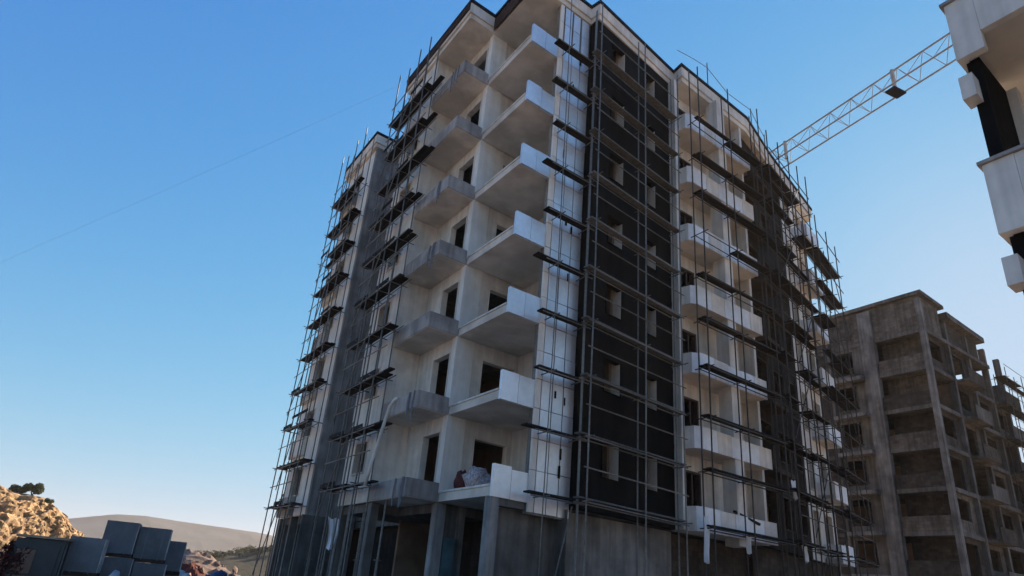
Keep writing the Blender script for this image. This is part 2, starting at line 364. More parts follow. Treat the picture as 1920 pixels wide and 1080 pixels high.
# insulation boards on the corner panel
cols = [(1.40, 1.66), (1.68, 2.16), (2.18, 2.66), (2.68, 3.19)]
for k in range(7):
    for r_ in range(3):
        z0 = Z[k] + r_ * 1.0 - (.3 if k == 0 and r_ == 0 else 0); z1 = Z[k] + (r_ + 1) * 1.0 - .018
        gap = .06 if (k == 6 and r_ >= 1) else 0
        for ci, (a, b_) in enumerate(cols):
            if k == 6 and r_ == 2: z1 = TOP - .04
            d = random.uniform(.055, .075) + (.02 if ci == 0 else 0)
            box(a + random.uniform(0, .012), b_ - random.uniform(0.012, .03) - gap, -d, -.004, z0 + random.uniform(0, .015), z1).build('insulation_board', PLASTW if ci == 0 else FOIL, B)
for k, zz, uu in ((6, .55, 2.35), (6, .3, 2.62), (5, 1.7, 2.3), (5, 1.5, 2.66), (4, 1.2, 2.0), (3, 1.0, 2.6), (3, 1.25, 2.3), (2, 2.0, 2.55), (1, .35, 2.7), (1, .5, 2.25), (0, .9, 2.6), (0, 1.5, 2.64)):
    box(uu, uu + random.uniform(.06, .12), -.085, -.079, Z[k] + zz, Z[k] + zz + random.uniform(.2, .42)).build('open_slot', DARK, B)

# S1: dark facade
d1 = Vector(S1B) - Vector(S1A); L1 = d1.length
opsD = []
for z in Z[:7]: opsD += [(1.05, 2.05, z + 1.15, z + 2.45), (3.55, 4.35, z + 1.15, z + 2.45)]
wall_part(S1A, S1B, .25, opsD, DARK)
box(3.22, 3.42, -.28, -.01, 4.3, TOP).build('return_wall', DARK, B)
dS = d1 / L1; nS = Vector((-dS.y, dS.x))
for o in opsD:
    wn = lining(S1A, S1B, o, .252, DARK, t=.03)
    p = Vector(S1A) + dS * (o[1] - .002); q = p + nS * .03; r_ = p + nS * 1.8
    MB().prism([tuple(q - dS * .05), tuple(r_ - dS * .05), tuple(r_ + dS * .07), tuple(q + dS * .07)], o[2] - .8, o[3] + .25).build('room_wall', SOFF, B)
# shallow storey bands of the dark facade
for k in range(1, 7):
    MB().wall((3.24, -.545), (8.62, -.068), .014, Z[k] - .02, Z[k] + .16).build('storey_band', DARK, B)

# S2: white balcony bay
box(8.62, 8.80, -.46, 1.0, 4.3, TOP).build('pier', PLAST, B)
box(11.35, 11.95, -.985, -.30, 4.0, TOP).build('pier', PLAST, B)
box(13.95, 14.12, -.5, 1.0, 4.3, TOP).build('pier', PLAST, B)
ops2 = []
for z in Z[:7]: ops2 += [(.45, 1.85, z + .3, z + 2.4), (3.45, 4.85, z + .3, z + 2.4)]
wall_part((8.81, .3), (13.94, .3), .2, ops2, PLAST)
for i, o in enumerate(ops2):
    lining((8.81, .3), (13.94, .3), o, .22, DOORM if i % 2 == 0 else SOFF, name='balcony_door', t=.09, sill=False)
    if i % 2 == 0: MB().wall((8.81 + .45 + .9, .37), (8.81 + .45 + .98, .37), .06, o[2] + .01, o[3] - .1).build('door_mullion', DOORM, B)
for k in range(7):
    poly = [(8.80, -.42), (8.93, -.82), (9.22, -1.0), (13.95, -1.0), (13.95, .298), (8.82, .298)]
    b_ = MB().prism(poly, Z[k], Z[k] + .24).build('balcony', SOFF, B)
    line = [(8.80, -.45), (8.90, -.86), (9.2, -1.04)] + [(9.2 + i * .95, -1.04) for i in range(1, 6)] 
    for i in range(len(line) - 1):
        P = Vector(line[i]); Q = Vector(line[i + 1]); d = (Q - P).normalized(); j = random.uniform(0, .018)
        MB().wall(P + d * .006 + Vector((0, -j)), Q - d * .006 + Vector((0, -j)), .085, Z[k] - .03, Z[k] + .82 + random.uniform(-.04, .03)).build('parapet_panel', PLAST2 if i % 3 else PLAST, b_)

# S3 brown blockwork bay, S4 white end strip
L3 = (Vector(S3B) - Vector(S3A)).length
ops3 = []
for z in Z[:7]: ops3 += [(.5, 1.9, z + .3, z + 2.5), (2.6, 3.9, z + .9, z + 2.4), (4.5, 5.6, z + .9, z + 2.4)]
wall_part(S3A, S3B, .25, ops3, BRICKD)
for o in ops3: lining(S3A, S3B, o, .26, BRICK, t=.07)
for k in range(1, 7):
    dd = (Vector(S3B) - Vector(S3A)).normalized(); nn = Vector((dd.y, -dd.x)); a = Vector(S3A) + dd * .3; c = Vector(S3A) + dd * 2.3
    MB().prism([tuple(a), tuple(a + nn * .8), tuple(c + nn * .8), tuple(c)], Z[k], Z[k] + .2).build('balcony', BRICK, B)
ops4 = []
for z in Z[:7]: ops4 += [(.5, 1.5, z + .3, z + 2.4), (2.4, 3.6, z + .9, z + 2.4)]
wall_part(S3B, S4B, .25, ops4, PLAST)
for o in ops4: lining(S3B, S4B, o, .26, SOFF)
for k in range(7):
    dd = (Vector(S4B) - Vector(S3B)).normalized(); nn = Vector((dd.y, -dd.x)); a = Vector(S3B) + dd * 1.7; c = Vector(S3B) + dd * 4.0
    a0 = a - nn * -.003; c0 = c - nn * -.003
    b_ = MB().prism([tuple(a0), tuple(a0 + nn * .85), tuple(c0 + nn * .85), tuple(c0)], Z[k], Z[k] + .2).build('balcony', SOFF, B)
    for i in range(3):
        p = a + nn * .9 + dd * (i * .77); q = a + nn * .9 + dd * (i * .77 + .75)
        MB().wall(p, q, .09, Z[k] - .02, Z[k] + .85 + random.uniform(-.05, .05)).build('parapet_panel', PLAST2, b_)
    MB().wall(a + nn * .01, a + nn * .88, .09, Z[k] - .01, Z[k] + .83).build('parapet_panel', PLAST2, b_)
MB().wall(S4B, (24.2, 20.2), .2, 0, TOP).build('wall', CONC2, B)
MB().wall((24.2, 20.2), (-.5, 20.2), .2, 0, TOP).build('wall', CONC2, B)

# ground floor
box(.0, .34, .0, .34, 0, 4.28).build('column', CONCP, B)
box(-.02, .36, 3.45, 3.8, 0, 4.28).build('column', CONCP, B)
for (u_, v_) in ((-1.2, 6.5), (-1.2, 9.6), (.9, 3.5), (-.7, 18), (-.7, 20.0)): box(u_, u_ + .32, v_, v_ + .32, 0, 4.28).build('column', CONC2, B)
MB().wall((.36, .42), (3.0, .42), .2, 0, 4.05).build('ground_wall', CONC, B)
MB().wall((3.02, .12), (8.75, .30), .22, 0, 4.25).build('ground_wall', CONC2, B)
box(2.99, 3.02 - .003, -.2, .42, 0, 4.28).build('ground_wall', CONC, B)
box(.35, 2.98, .05, .40, 4.06, 4.28).build('beam', CONC, B)
MB().wall((8.9, .6), (14.0, .6), .2, 0, 4.2).build('ground_wall', BRICK, B)
MB().wall((14.0, .3), (24.2, 1.95), .2, 0, 4.25, [(1.0, 2.6, 0, 3), (4.2, 6.0, .8, 3), (7.2, 8.8, 0, 3)]).build('ground_wall', BRICK, B)
box(.36, 1.25, 3.55, 3.75, 0, 4.28).build('ground_wall', CONC, B)
box(2.25, 3.4, 3.55, 3.75, 0, 4.28).build('ground_wall', CONC, B)
box(3.0, 3.2, .64, 3.5, 0, 4.28).build('ground_wall', BRICKD, B)
box(2.3, 2.5, 3.8, 20, 0, 4.28).build('ground_wall', BRICKD, B)
MB().prism([(3.1, .5), (24, 2.3), (24, 20), (-.4, 20), (-.4, 15.8), (1.9, 15.8), (1.9, 9.7), (-1.1, 9.7), (-1.1, 6.8), (.1, 6.8), (.1, 3.7), (3.1, 3.7)], 3.98, 4.285).build('floor_slab', CONC, B)

# roof
roof = [(-.12, -.2), (3.1, -.2), (3.2, -.7), (9.0, -.12), (8.92, -.72), (14.6, -.62), (18.4, .35), (25.2, 1.75), (25.2, 20.6), (-1.0, 20.6), (-1.0, 15.4), (1.5, 15.4), (1.5, 10.1), (-1.5, 10.1), (-1.5, 3.3), (-.12, 3.3)]
MB().prism(offset_poly(roof, -.08), TOP, TOP + .26).build('roof_slab', SOFF, B)
MB().prism(roof, TOP + .264, TOP + .80).build('roof_fascia', PLAST, B)
MB().prism(offset_poly(roof, .07), TOP + .804, TOP + .95).build('roof_edge', TRIM, B)
for (a, c) in ((3.3, 1), ):
    for i in range(3): box(-.155, -.125, -.15 + i * 1.15, .98 + i * 1.15, TOP + .02, TOP + .72).build('formwork_board', WOODF, B)
for i in range(6): box(-1.56, -1.51, 3.36 + i * 1.12, 4.45 + i * 1.12, TOP + .42, TOP + .79).build('formwork_board', WOODF, B)

# ------------------------------------------------------------------ scaffolds
LIFTS = [4.5 + 2.0 * i for i in range(11)]
def scaffold(label, P, Q, stations, d_in, d_out, lifts, z0, ztop, ground=True, deck=PLANK, bays=None, rail=True, braces=(), skip=.0, nplank=2, over=(.25, .25), toptall=.35, rail_h=1.0, inner=True, tube=None, toe=False):
    """tube-and-board scaffold along the plan line P-Q (building on the left): standards, ledgers, transoms, planks, braces"""
    tube = tube or STEEL; P = Vector(P); Q = Vector(Q); d = (Q - P).normalized(); o = Vector((d.y, -d.x)); Ln = (Q - P).length
    base = P + d * Ln * .5 + o * d_out
    t = thing('scaffold', label, 'scaffold', W(base.x, base.y, z0), 'scaffolds against the buildings')
    def pt(s, k, z): p = P + d * s + o * k; return W(p.x, p.y, z)
    for s in stations:
        for k in ((d_in, d_out) if inner else (d_out,)):
            j = lambda: random.uniform(-.04, .04)
            zt = ztop + random.uniform(-.2, toptall)
            MB().path([pt(s + j(), k + j(), z0), pt(s + j(), k + j(), (z0 + zt) / 2), pt(s + j() * 2, k + j(), zt)], .03 if inner else .02).build('standard', tube, t)
    for z in lifts:
        if z < z0: continue
        for k in ((d_in, d_out) if inner else (d_out,)):
            MB().tube(pt(stations[0] - over[0], k + .04, z - .09), pt(stations[-1] + over[1], k + .04, z - .09 + random.uniform(-.03, .03)), .024).build('ledger', tube, t)
        if rail: MB().tube(pt(stations[0] - over[0], d_out + .05, z + rail_h), pt(stations[-1] + over[1], d_out + .05, z + rail_h + random.uniform(-.05, .05)), .024).build('guard_rail', tube, t)
        if toe:
            for i in range(len(stations) - 1):
                if random.random() < .5: continue
                a_ = P + d * (stations[i] - .2) + o * (d_out + .035); c_ = P + d * (stations[i + 1] + random.uniform(-.3, .25)) + o * (d_out + .035); z_ = z + random.choice((.02, .02, .45))
                MB().wall(tuple(a_), tuple(c_), .03, z_, z_ + random.uniform(.14, .2)).build('toe_board', deck, t)
        for s in stations: MB().tube(pt(s + .06, d_in - .25, z - .04), pt(s + .06, d_out + .22, z - .04), .022).build('transom', tube, t)
        wdt = (d_out - d_in - .06) / nplank
        for i in range(len(stations) - 1):
            for q in range(nplank):
                if random.random() < skip: continue
                a = stations[i] - (over[0] * random.uniform(.5, 1.6) if i == 0 else -.02); b = stations[i + 1] + (over[1] * random.uniform(.4, 1.6) if i == len(stations) - 2 else -.02)
                k0 = d_in + .03 + q * wdt; k1 = k0 + wdt - .02; zz = z + random.uniform(-.01, .02); dz = random.uniform(-.015, .015)
                c = [P + d * a + o * k0, P + d * b + o * k0, P + d * b + o * k1, P + d * a + o * k1]
                m_ = MB(); m_.v = [W(p.x, p.y, zz + (dz if i_ in (1, 2) else 0)) for i_, p in enumerate(c)] + [W(p.x, p.y, zz + .05 + (dz if i_ in (1, 2) else 0)) for i_, p in enumerate(c)]
                m_.f = [[0, 1, 2, 3], [7, 6, 5, 4], [0, 4, 5, 1], [1, 5, 6, 2], [2, 6, 7, 3], [3, 7, 4, 0]]
                m_.build('plank', deck, t)
    for (s0, za, s1, zb) in braces: MB().tube(pt(s0, d_out + .06, za), pt(s1, d_out + .06, zb), .024).build('brace', tube, t)
    return t
# corner panel and dark facade
scaffold('tube scaffold with dark board decks standing across the white corner panel', (1.2, 0), (3.0, 0), [.35, 1.75], .30, .72, LIFTS[:10], 0, 25.2, rail=False, inner=False, nplank=1, over=(.55, .3), braces=((.4, .3, 1.5, 4.3),))
scaffold('thin pale tube scaffold standing in front of the black facade', (3.0, -.55), (8.65, -.05), [-.28, 2.75, 5.25], .42, .80, LIFTS[:10], 0, 25.2, deck=PLANK2, nplank=1, over=(.2, .1), rail_h=.95)
# white balconies on the right-hand front
scaffold('scaffold with dark boards passing in front of the white balconies of the right front', (8.65, -1.0), (14.2, -1.0), [.25, 2.75, 5.3], .22, .72, [z - .1 for z in LIFTS[:10]], 0, 25.4, rail=False, over=(.05, .2), skip=.12, tube=STEELD)
# brown bay and end strip
scaffold('dense scaffold with crossed braces in front of the brown blockwork bay', (14.1, -.9), (20.0, .25), [.3, 1.7, 3.2, 4.6, 5.9], .25, 1.0, LIFTS[:10], 0, 24.7, tube=STEELD, over=(.1, .15), skip=.4, braces=[(.3 + (i % 2) * 1.4, 1 + i * 3.8, 3.2 + (i % 2) * 1.4, 4.6 + i * 3.8) for i in range(6)])
scaffold('scaffold with jutting boards around the far right end of the tall block', (20.0, .0), (25.2, 1.2), [.4, 2.4, 4.4], .15, .95, LIFTS[:9], 0, 22.3, tube=STEELD, over=(.1, .3), skip=.25, braces=[(4.9, 4.5 + i * 4, 2.4, 8.4 + i * 4) for i in range(4)])
# left side of block one: boards in front of the solid bay and reaching past the balconies
scaffold('crowded scaffold of dark boards and tubes on the left flank beside the grey balconies', (-1.36, 10.2), (-1.36, 4.0), [.2, 1.5, 2.7, 3.9], .14, .70, [z + .35 for z in LIFTS[:10]] , 0, 25.9, over=(.1, 1.0), skip=.05, braces=[(.2, 3.6 + i * 4, 2.7, 7.2 + i * 4) for i in range(5)], toptall=.7, toe=True)
scaffold('slender scaffold at the far left edge of the block beside the grey concrete flank', (-.78, 19.9), (-.78, 15.4), [.15, 1.5, 2.8, 4.1], .2, .80, [z + .2 for z in LIFTS[:10]], 0, 25.9, over=(.2, .35), skip=.1, braces=[(.2 + (i % 2), 1.5 + i * 4, 2.8, 5.2 + i * 4) for i in range(6)], toptall=.9, toe=True)
# loose boards left on the roof edge
# shoring props under the first floor on the left
for i, (u_, v_, lab) in enumerate([(-1.15, 5.3, 'pale steel prop under the grey balcony, nearest to the corner column'), (-1.0, 7.6, 'steel prop under the left flank, second from the corner column'), (-1.2, 8.7, 'steel prop under the left flank, third from the corner column'), (-1.0, 11.2, 'steel prop standing under the edge in front of the recess'), (-.9, 13.4, 'farthest steel prop, beside the grey concrete flank')]):
    t = thing('shoring_prop', lab, 'steel prop', W(u_, v_, 0), 'steel props on the ground floor')
    MB().tube(W(u_, v_, .02), W(u_, v_, 2.4), .055, 8).build('outer_tube', STEEL, t); MB().tube(W(u_, v_, 2.3), W(u_, v_, 4.26), .042, 8).build('inner_tube', STEEL, t)
    box(u_ - .09, u_ + .09, v_ - .09, v_ + .09, 0, .02).build('foot_plate', STEEL, t); MB().tube(W(u_ - .14, v_, 2.32), W(u_ + .14, v_, 2.32), .02).build('pin', STEEL, t)

# ------------------------------------------------------------------ hung and leaning things
def cloth(name, label, cat, u, v, z0, z1, wd, material, seed, along='u'):
    rr = random.Random(seed); v_ = []; f = []; nx, nz = 7, 12
    for j in range(nz + 1):
        t = j / nz; wj = wd * (1 - .45 * t) ; off = .15 * wd * math.sin(3 * t + seed)
        for i in range(nx + 1):
            s = i / nx - .5; a = s * wj + off; b = .05 * math.sin(s * 14 + seed + 2 * t) * (.4 + t)
            v_.append(W(u + a, v + b, z1 + (z0 - z1) * t + .04 * math.sin(9 * s + seed)) if along == 'u' else W(u + b, v + a, z1 + (z0 - z1) * t))
    for j in range(nz):
        for i in range(nx):
            q = j * (nx + 1) + i; f.append([q, q + 1, q + nx + 2, q + nx + 1])
    me = bpy.data.meshes.new(name); me.from_pydata(v_, [], f); me.materials.append(material); 
    o = bpy.data.objects.new(name, me); COL.objects.link(o)
    sm = o.modifiers.new('thickness', 'SOLIDIFY'); sm.thickness = .012
    return tag(o, label, cat)
cloth('plastic_strip', 'long twisted white plastic strip hanging under the lowest white balcony', 'plastic sheet', 8.9, -1.32, 3.2, 4.75, .34, PLAST2, 1)
cloth('plastic_strip', 'short white plastic scrap hanging below the lowest balcony, right of the long strip', 'plastic sheet', 11.5, -1.32, 3.75, 4.45, .36, PLAST2, 2)
cloth('plastic_strip', 'small white rag caught on the scaffold of the brown bay', 'rag', 15.0, -1.35, 6.2, 6.95, .34, PLAST2, 4)
cloth('plastic_strip', 'white rag hanging low at the foot of the brown bay', 'rag', 15.6, -1.25, 3.8, 4.4, .42, PLAST2, 5)
cloth('plastic_sheet', 'crumpled white sheet hung on the ground-floor props on the left', 'plastic sheet', -1.9, 8.3, 2.6, 3.7, .5, PLAST2, 6)
s = MB(); s.path([W(-2.05, 3.6, 7.45), W(-2.1, 3.75, 7.42), W(-2.16, 3.95, 7.2), W(-2.2, 4.1, 6.7), W(-2.22, 4.3, 6.1), W(-2.24, 4.6, 5.4), W(-2.25, 4.85, 4.6)], .06, 8)
tag(s.build('drain_pipe', PLAST, smooth=True), 'bent white plastic pipe hanging beside the lowest grey balcony', 'pipe')
# sack on the first-floor balcony
def blob(name, label, cat, c, r, material, seed, amp=.25, sub=3):
    bm = bmesh.new(); bmesh.ops.create_icosphere(bm, subdivisions=sub, radius=1)
    for v in bm.verts:
        n_ = noise.fractal(v.co * 1.6 + Vector((seed * 7.1, 0, 0)), 1, 2, 4); k = 1 + amp * n_
        z = max(v.co.z, -.55)
        v.co = Vector((v.co.x * r[0] * k, v.co.y * r[1] * k, (z + .55) / 1.55 * r[2] * (1 + amp * n_)))
    me = bpy.data.meshes.new(name); bm.to_mesh(me); bm.free(); me.materials.append(material)
    for p in me.polygons: p.use_smooth = True
    o = bpy.data.objects.new(name, me); COL.objects.link(o); o.location = c
    return tag(o, label, cat) if cat else o
blob('sack', 'patterned whitish sack slumped on the lowest corner balcony by the pier', 'sack', W(.42, 1.55, Z[0] + .286), (.42, .5, .72), SACKM, 3, .3)
blob('sack', 'small dark sack leaning on the pier behind the patterned sack', 'sack', W(.40, 2.6, Z[0] + .286), (.26, .3, .75), RED, 5, .25)
t = thing('notice_board', 'faded teal board leaning on the ground-floor wall by the dark doorway', 'board', W(.55, 3.4, 0))
MB().wall((.42, 3.5), (1.1, 3.5), .03, 1.2, 3.2).build('panel', TEAL, t); MB().wall((.40, 3.47), (1.12, 3.47), .025, 2.1, 2.18).build('batten', TEAL, t)

# roof aerials and edge rods on the right front
for i, (u_, v_, h, lab) in enumerate([(11.5, -.4, 2.0, 'thin bare rod rising from the roof edge above the white balconies'), (15.9, -.1, 1.7, 'short steel rod on the roof edge above the brown bay'), (18.3, .6, 1.6, 'farthest thin rod on the right roof edge near the crane')]):
    s = MB(); s.tube(W(u_, v_, TOP + .9), W(u_, v_, TOP + .9 + h), .03); tag(s.build('roof_rod', STEEL), lab, 'steel rod', 'rods on the roof edge')
    s = MB(); 
s = MB(); s.path([W(8.9, -.5, TOP + 2.0), W(10.2, -.45, TOP + 2.35), W(11.5, -.4, TOP + 2.6), W(13.5, -.2, TOP + 2.25), W(15.9, -.1, TOP + 2.5), W(17.2, .2, TOP + 2.1), W(18.3, .6, TOP + 2.3)], .018)
tag(s.build('roof_wire', CABLE), 'thin sagging wire strung between rods along the right roof edge', 'wire')
# overhead cable to the left
A_ = W(-1.3, 9.8, TOP + 1.0); D_ = Vector(W(-16.96, 26, 15.45)) ; E_ = D_ + (D_ - A_) * .35
pts = [A_.lerp(E_, i / 20) - Vector((0, 0, 1.0 * 4 * (i / 20) * (1 - i / 20) * .12)) for i in range(21)]
tag(MB().path(pts, .0035, 5).build('overhead_cable', CABLE), 'thin dark cable crossing the blue sky to the left roof corner', 'cable')
t = thing('utility_pole', 'wooden pole holding the far end of the thin cable', 'pole', (E_.x, E_.y, 0)); MB().tube((E_.x, E_.y, 0), (E_.x, E_.y, E_.z + .3), .14, 8).build('post', BARK, t)

s = MB(); pa, pb_ = W(11.2, -.90, Z[0] + .95), W(12.6, -1.12, Z[0] + .62); s.tube(pa, pb_, .06, 4); tag(s.build('loose_plank', PLANK), 'dark plank lying aslant on the lowest white balcony front', 'plank')
# ------------------------------------------------------------------ tower crane
cj = W(23.42, 1.32, 30.6); ck = W(22.09, -9.06, 30.6)
dj = (ck - cj); dj.z = 0; dj.normalize(); sj = Vector((-dj.y, dj.x, 0)); base = cj - dj * 13.5; base.z = 0
C_ = thing('tower_crane', 'pale lattice tower crane with its jib reaching out behind the roof', 'crane', (base.x, base.y, 0))
zb, hh, ww = 29.55, 1.35, .55
def J(s, a, z): return base + dj * s + sj * a + Vector((0, 0, z))
Lj = 31
jib = thing('jib', '', '', (0, 0, 0)); 
for k in ('label', 'category'): del jib[k]
jib.parent = C_; jib.location = (0, 0, 0)
MB().tube(J(0, 0, zb + hh), J(Lj, 0, zb + hh), .06).build('top_chord', CRANE, jib)
for a in (-ww, ww): MB().tube(J(0, a, zb), J(Lj, a, zb), .055).build('bottom_chord', CRANE, jib)
step = 1.55
for i in range(int(Lj / step)):
    s0 = i * step
    for a in (-ww, ww):
        MB().tube(J(s0, a, zb), J(s0 + step / 2, 0, zb + hh), .020, 5).build('lacing', CRANE, jib); MB().tube(J(s0 + step / 2, 0, zb + hh), J(s0 + step, a, zb), .020, 5).build('lacing', CRANE, jib)
    MB().tube(J(s0, -ww, zb), J(s0, ww, zb), .018, 5).build('lacing', CRANE, jib)
for s_ in (12.6, 20.6): MB().tube(J(s_, 0, zb + .05), J(s_, 0, zb + hh + .1), .11).build('splice_post', CRANE, jib)
tr = MB(); tr.prism([tuple((J(20.3, -ww * .9, 0))[:2]), tuple((J(20.9, -ww * .9, 0))[:2]), tuple((J(20.9, ww * .9, 0))[:2]), tuple((J(20.3, ww * .9, 0))[:2])], zb - .22, zb - .12, True); tr.build('trolley', TRIM, C_)
for a in (-.8, .8):
    for b in (-.8, .8): MB().tube(J(a, b, 0), J(a, b, zb), .09).build('mast_leg', CRANE, C_)
for i in range(15):
    z0 = i * 1.97
    for (a0, b0, a1, b1) in ((-.8, -.8, .8, -.8), (.8, -.8, .8, .8), (.8, .8, -.8, .8), (-.8, .8, -.8, -.8)): MB().tube(J(a0, b0, z0), J(a1, b1, z0 + 1.97), .04, 5).build('mast_lacing', CRANE, C_)
MB().box(base.x - 1.1, base.x + 1.1, base.y - 1.1, base.y + 1.1, zb - .3, zb - .02, True).build('slewing_ring', CRANE, C_)
MB().tube(J(-9, 0, zb + .4), J(0, 0, zb + .6), .2).build('counter_jib', CRANE, C_)
s = MB(); q = [J(-9, -.7, 0), J(-7.4, -.7, 0), J(-7.4, .7, 0), J(-9, .7, 0)]; s.prism([tuple(p[:2]) for p in q], zb - 1.4, zb + .2, True); s.build('counterweight', CONC, C_)

# ------------------------------------------------------------------ the skeleton block behind, on the right
U2, V2, E2, F2 = 41.8, 2.1, 58.0, 15.5
D2 = thing('apartment_skeleton', 'bare brown concrete frame block with blockwork infill, behind on the right', 'building', W(U2 + 8, V2 + 6, 0))
Z2 = [-1.2 + 3.0 * k for k in range(9)]                   # underside of each slab
for k, z in enumerate(Z2[1:]):
    MB().prism([(U2, V2), (E2 - (.0 if k < 7 else 4), V2 - (.35 if k % 2 else .1)), (E2 - (.0 if k < 7 else 4), F2), (U2, F2)], z, z + .3).build('floor_slab', CONCB, D2)
vcols = [V2 - .02, 6.5, 10.2, 14.2]; ucols = [46.0, 50.2, 54.2, 57.7]
for i, v_ in enumerate(vcols): box(U2 - .06 - (.14 if i == 1 else 0), U2 + .42, v_ - (.35 if i == 1 else 0), v_ + (.4 if i == 0 else .75 if i == 1 else .4), 0, 25.6).build('column', CONCQ if i < 2 else CONCB, D2)
for u_ in ucols: box(u_, u_ + .4, V2 - .06, V2 + .4, 0, 24.8).build('column', CONCB, D2)
for k, z in enumerate(Z2):
    zt = z + 3.0; z0 = max(0, z + .3)
    # left face, near bay: blockwork balcony fronts with a dark gap above
    if k < 8:
        box(U2 + .04, U2 + .22, V2 + .42, 6.12, z0 + .003, z0 + 1.05).build('parapet', BRICKB if k % 2 else BRICK, D2)
        box(U2 + 1.3, U2 + 1.5, V2 + .42, 6.12, z0 + .003, zt - .003).build('infill_wall', BRICKB if k > 5 else BRICK, D2)
        box(U2 + .1, U2 + .3, 7.27, 8.0, z0 + .003, zt - .003).build('infill_wall', CONCB, D2)
        MB().wall((U2 + .1, 10.18), (U2 + .1, 8.003), .2, z0 + .003, zt - .003, [(.25, 1.95, z0 + .5, zt - .25)]).build('infill_wall', CONCB, D2)
        box(U2 - .75, U2 - .003, 7.3, 10.1, z + .02, z + .30).build('sill_slab', CONCQ, D2)
        MB().wall((U2 + .1, 14.18), (U2 + .1, 10.62), .2, z0 + .003, zt - .003, [(.6, 2.4, z0 + .9, zt - .4)]).build('infill_wall', BRICK, D2)
        # right face
        for i, (a, b) in enumerate(((42.22, 45.98), (46.42, 50.18), (50.62, 54.18), (54.62, 57.68))):
            if k == 7 and i == 3: continue
            if (i * 2 + k) % 5 == 1: continue
            MB().wall((a, V2 + .25), (b, V2 + .25), .2, z0 + .003, zt - .003, [(.5, 2.9, z0 + (.9 if (i + k) % 2 else .02), zt - .35)]).build('infill_wall', BRICK if (i + k) % 3 else BRICKB, D2)
        if k > 0:
            for (a, b) in ((46.6, 49.8), (54.4, 57.9)):
                bb = box(a, b, V2 - .95, V2 - .003, z + .02, z + .24).build('balcony', CONCB, D2)
                MB().prism([(a, V2 - .95), (a, V2 - .985), (b, V2 - .985), (b, V2 - .95)], z + .0, z + 1.1).build('parapet', BRICK if k % 2 else CONCB, bb)
        box(U2 + 6, E2 - 1, V2 + 5.8, V2 + 6, z0 + .004, zt - .004).build('partition', INNER, D2)
        box(U2 + 4.6, U2 + 4.8, V2 + .4, F2 - .3, z0 + .004, zt - .004).build('partition', INNER, D2)
MB().prism([(U2 - .2, V2 - .25), (46.0, V2 - .25), (46.0, F2), (U2 - .2, F2)], 25.86, 26.15).build('roof_slab', CONCB, D2)
box(U2 + .1, 45.5, V2 + .1, F2 - .2, 23.103, 25.857).build('attic_wall', BRICKB, D2)
MB().prism([(46.01, V2 - .4), (53.9, V2 - .4), (53.9, F2), (46.01, F2)], 25.15, 25.6).build('roof_slab', CONCB, D2)
box(46.2, 53.5, V2 + .2, F2 - .4, 23.103, 25.147).build('attic_wall', BRICK, D2)
MB().prism([(U2, F2), (E2, F2), (E2, F2 + .2), (U2, F2 + .2)], 0, 22.8).build('infill_wall', CONCB, D2)
box(E2 + .003, E2 + .2, V2, F2, 0, 22.5).build('infill_wall', CONCB, D2)
scaffold('loose scaffold of tubes and boards on the far right flank of the bare brown block', (52.0, 1.2), (59.0, 1.2), [.3, 2.2, 4.2, 6.7], .1, 1.0, [3.2 + 2.6 * i for i in range(8)], 0, 21.9, over=(.2, 1.2), skip=.25, rail=True, braces=((.3, 2, 4.2, 9), (4.2, 9, .3, 16)), toptall=.4, tube=STEELD)

# ------------------------------------------------------------------ the near block at the right edge
U3, V3 = -1.4, -14.75
N3 = thing('apartment_building', 'near apartment block cut by the right edge, white balcony parapets seen from below', 'building', W(U3 + 6, V3 - 6, 0))
VB = V3 - 9
for k in range(-2, 3):
    pb, pt_ = 6.56 + 3 * k, 7.63 + 3 * k
    if pb < 0: continue
    sl = box(U3 + .02, 2.0, VB, V3 - .02, pb + .02 if k != 1 else 9.86 + .02, pb + .34 if k != 1 else 10.1).build('floor_slab', SOFF, N3)
    if k >= -1:
        lo = pb if k != 1 else 9.86
        for i in range(5):
            a = V3 - .36 - i * 1.5; MB().box(U3 - .02, U3 + .10, a - 1.49, a - .003, lo, pt_).build('parapet_panel', PLAST, N3)
        MB().box(U3 - .025, U3 + .115, V3 - .36, V3 + .03, 6.54 + 3 * k, pt_ + .005).build('parapet_panel', PLAST, N3)
        MB().box(U3 + .115, -.02, V3 - .09, V3 + .028, 6.54 + 3 * k, pt_).build('parapet_panel', PLAST, N3)
        MB().box(U3 - .07, U3 + .15, VB, V3 + .08, pt_ + .008, pt_ + .06).build('coping', FASC, N3)
        # dark clad end wall, pale pier, projecting lug half-way up
        box(-1.24, -.16, V3 - .22, V3 - .04, pt_ + .06, pb + 3 - .003).build('end_wall', DARK, N3)
        box(-.15, .05, V3 - .36, V3 - .06, pt_ + .06, pb + 3 - .003).build('pier', PLAST, N3)
        box(-1.5, -1.2, V3 - .14, V3 + .05, 8.76 + 3 * k, 9.16 + 3 * k).build('lug', PLAST, N3)
    MB().wall((.55, V3 - .25), (.55, VB), .2, pb + .345, pb + 3, [(1.2, 2.6, pb + .35, pb + 2.6), (4.6, 6.2, pb + 1.2, pb + 2.6)]).build('wall', SOFF, N3) if False else box(.55, .75, VB, V3 - .37, pb + .345, pb + 2.995).build('wall', SOFF, N3)
box(2.003, 9, VB, V3, 0, 14.2).build('core_wall', CONC2, N3); box(.76, 2.0, VB, V3, 0, 3.5).build('core_wall', CONC2, N3)
box(U3 + .1, U3 + .5, V3 - .5, V3 - .1, 0, 3.55).build('column', CONC2, N3)
box(.3, 9.2, VB - .2, V3 + .1, 15.6, 15.9).build('roof_slab', FASC, N3)

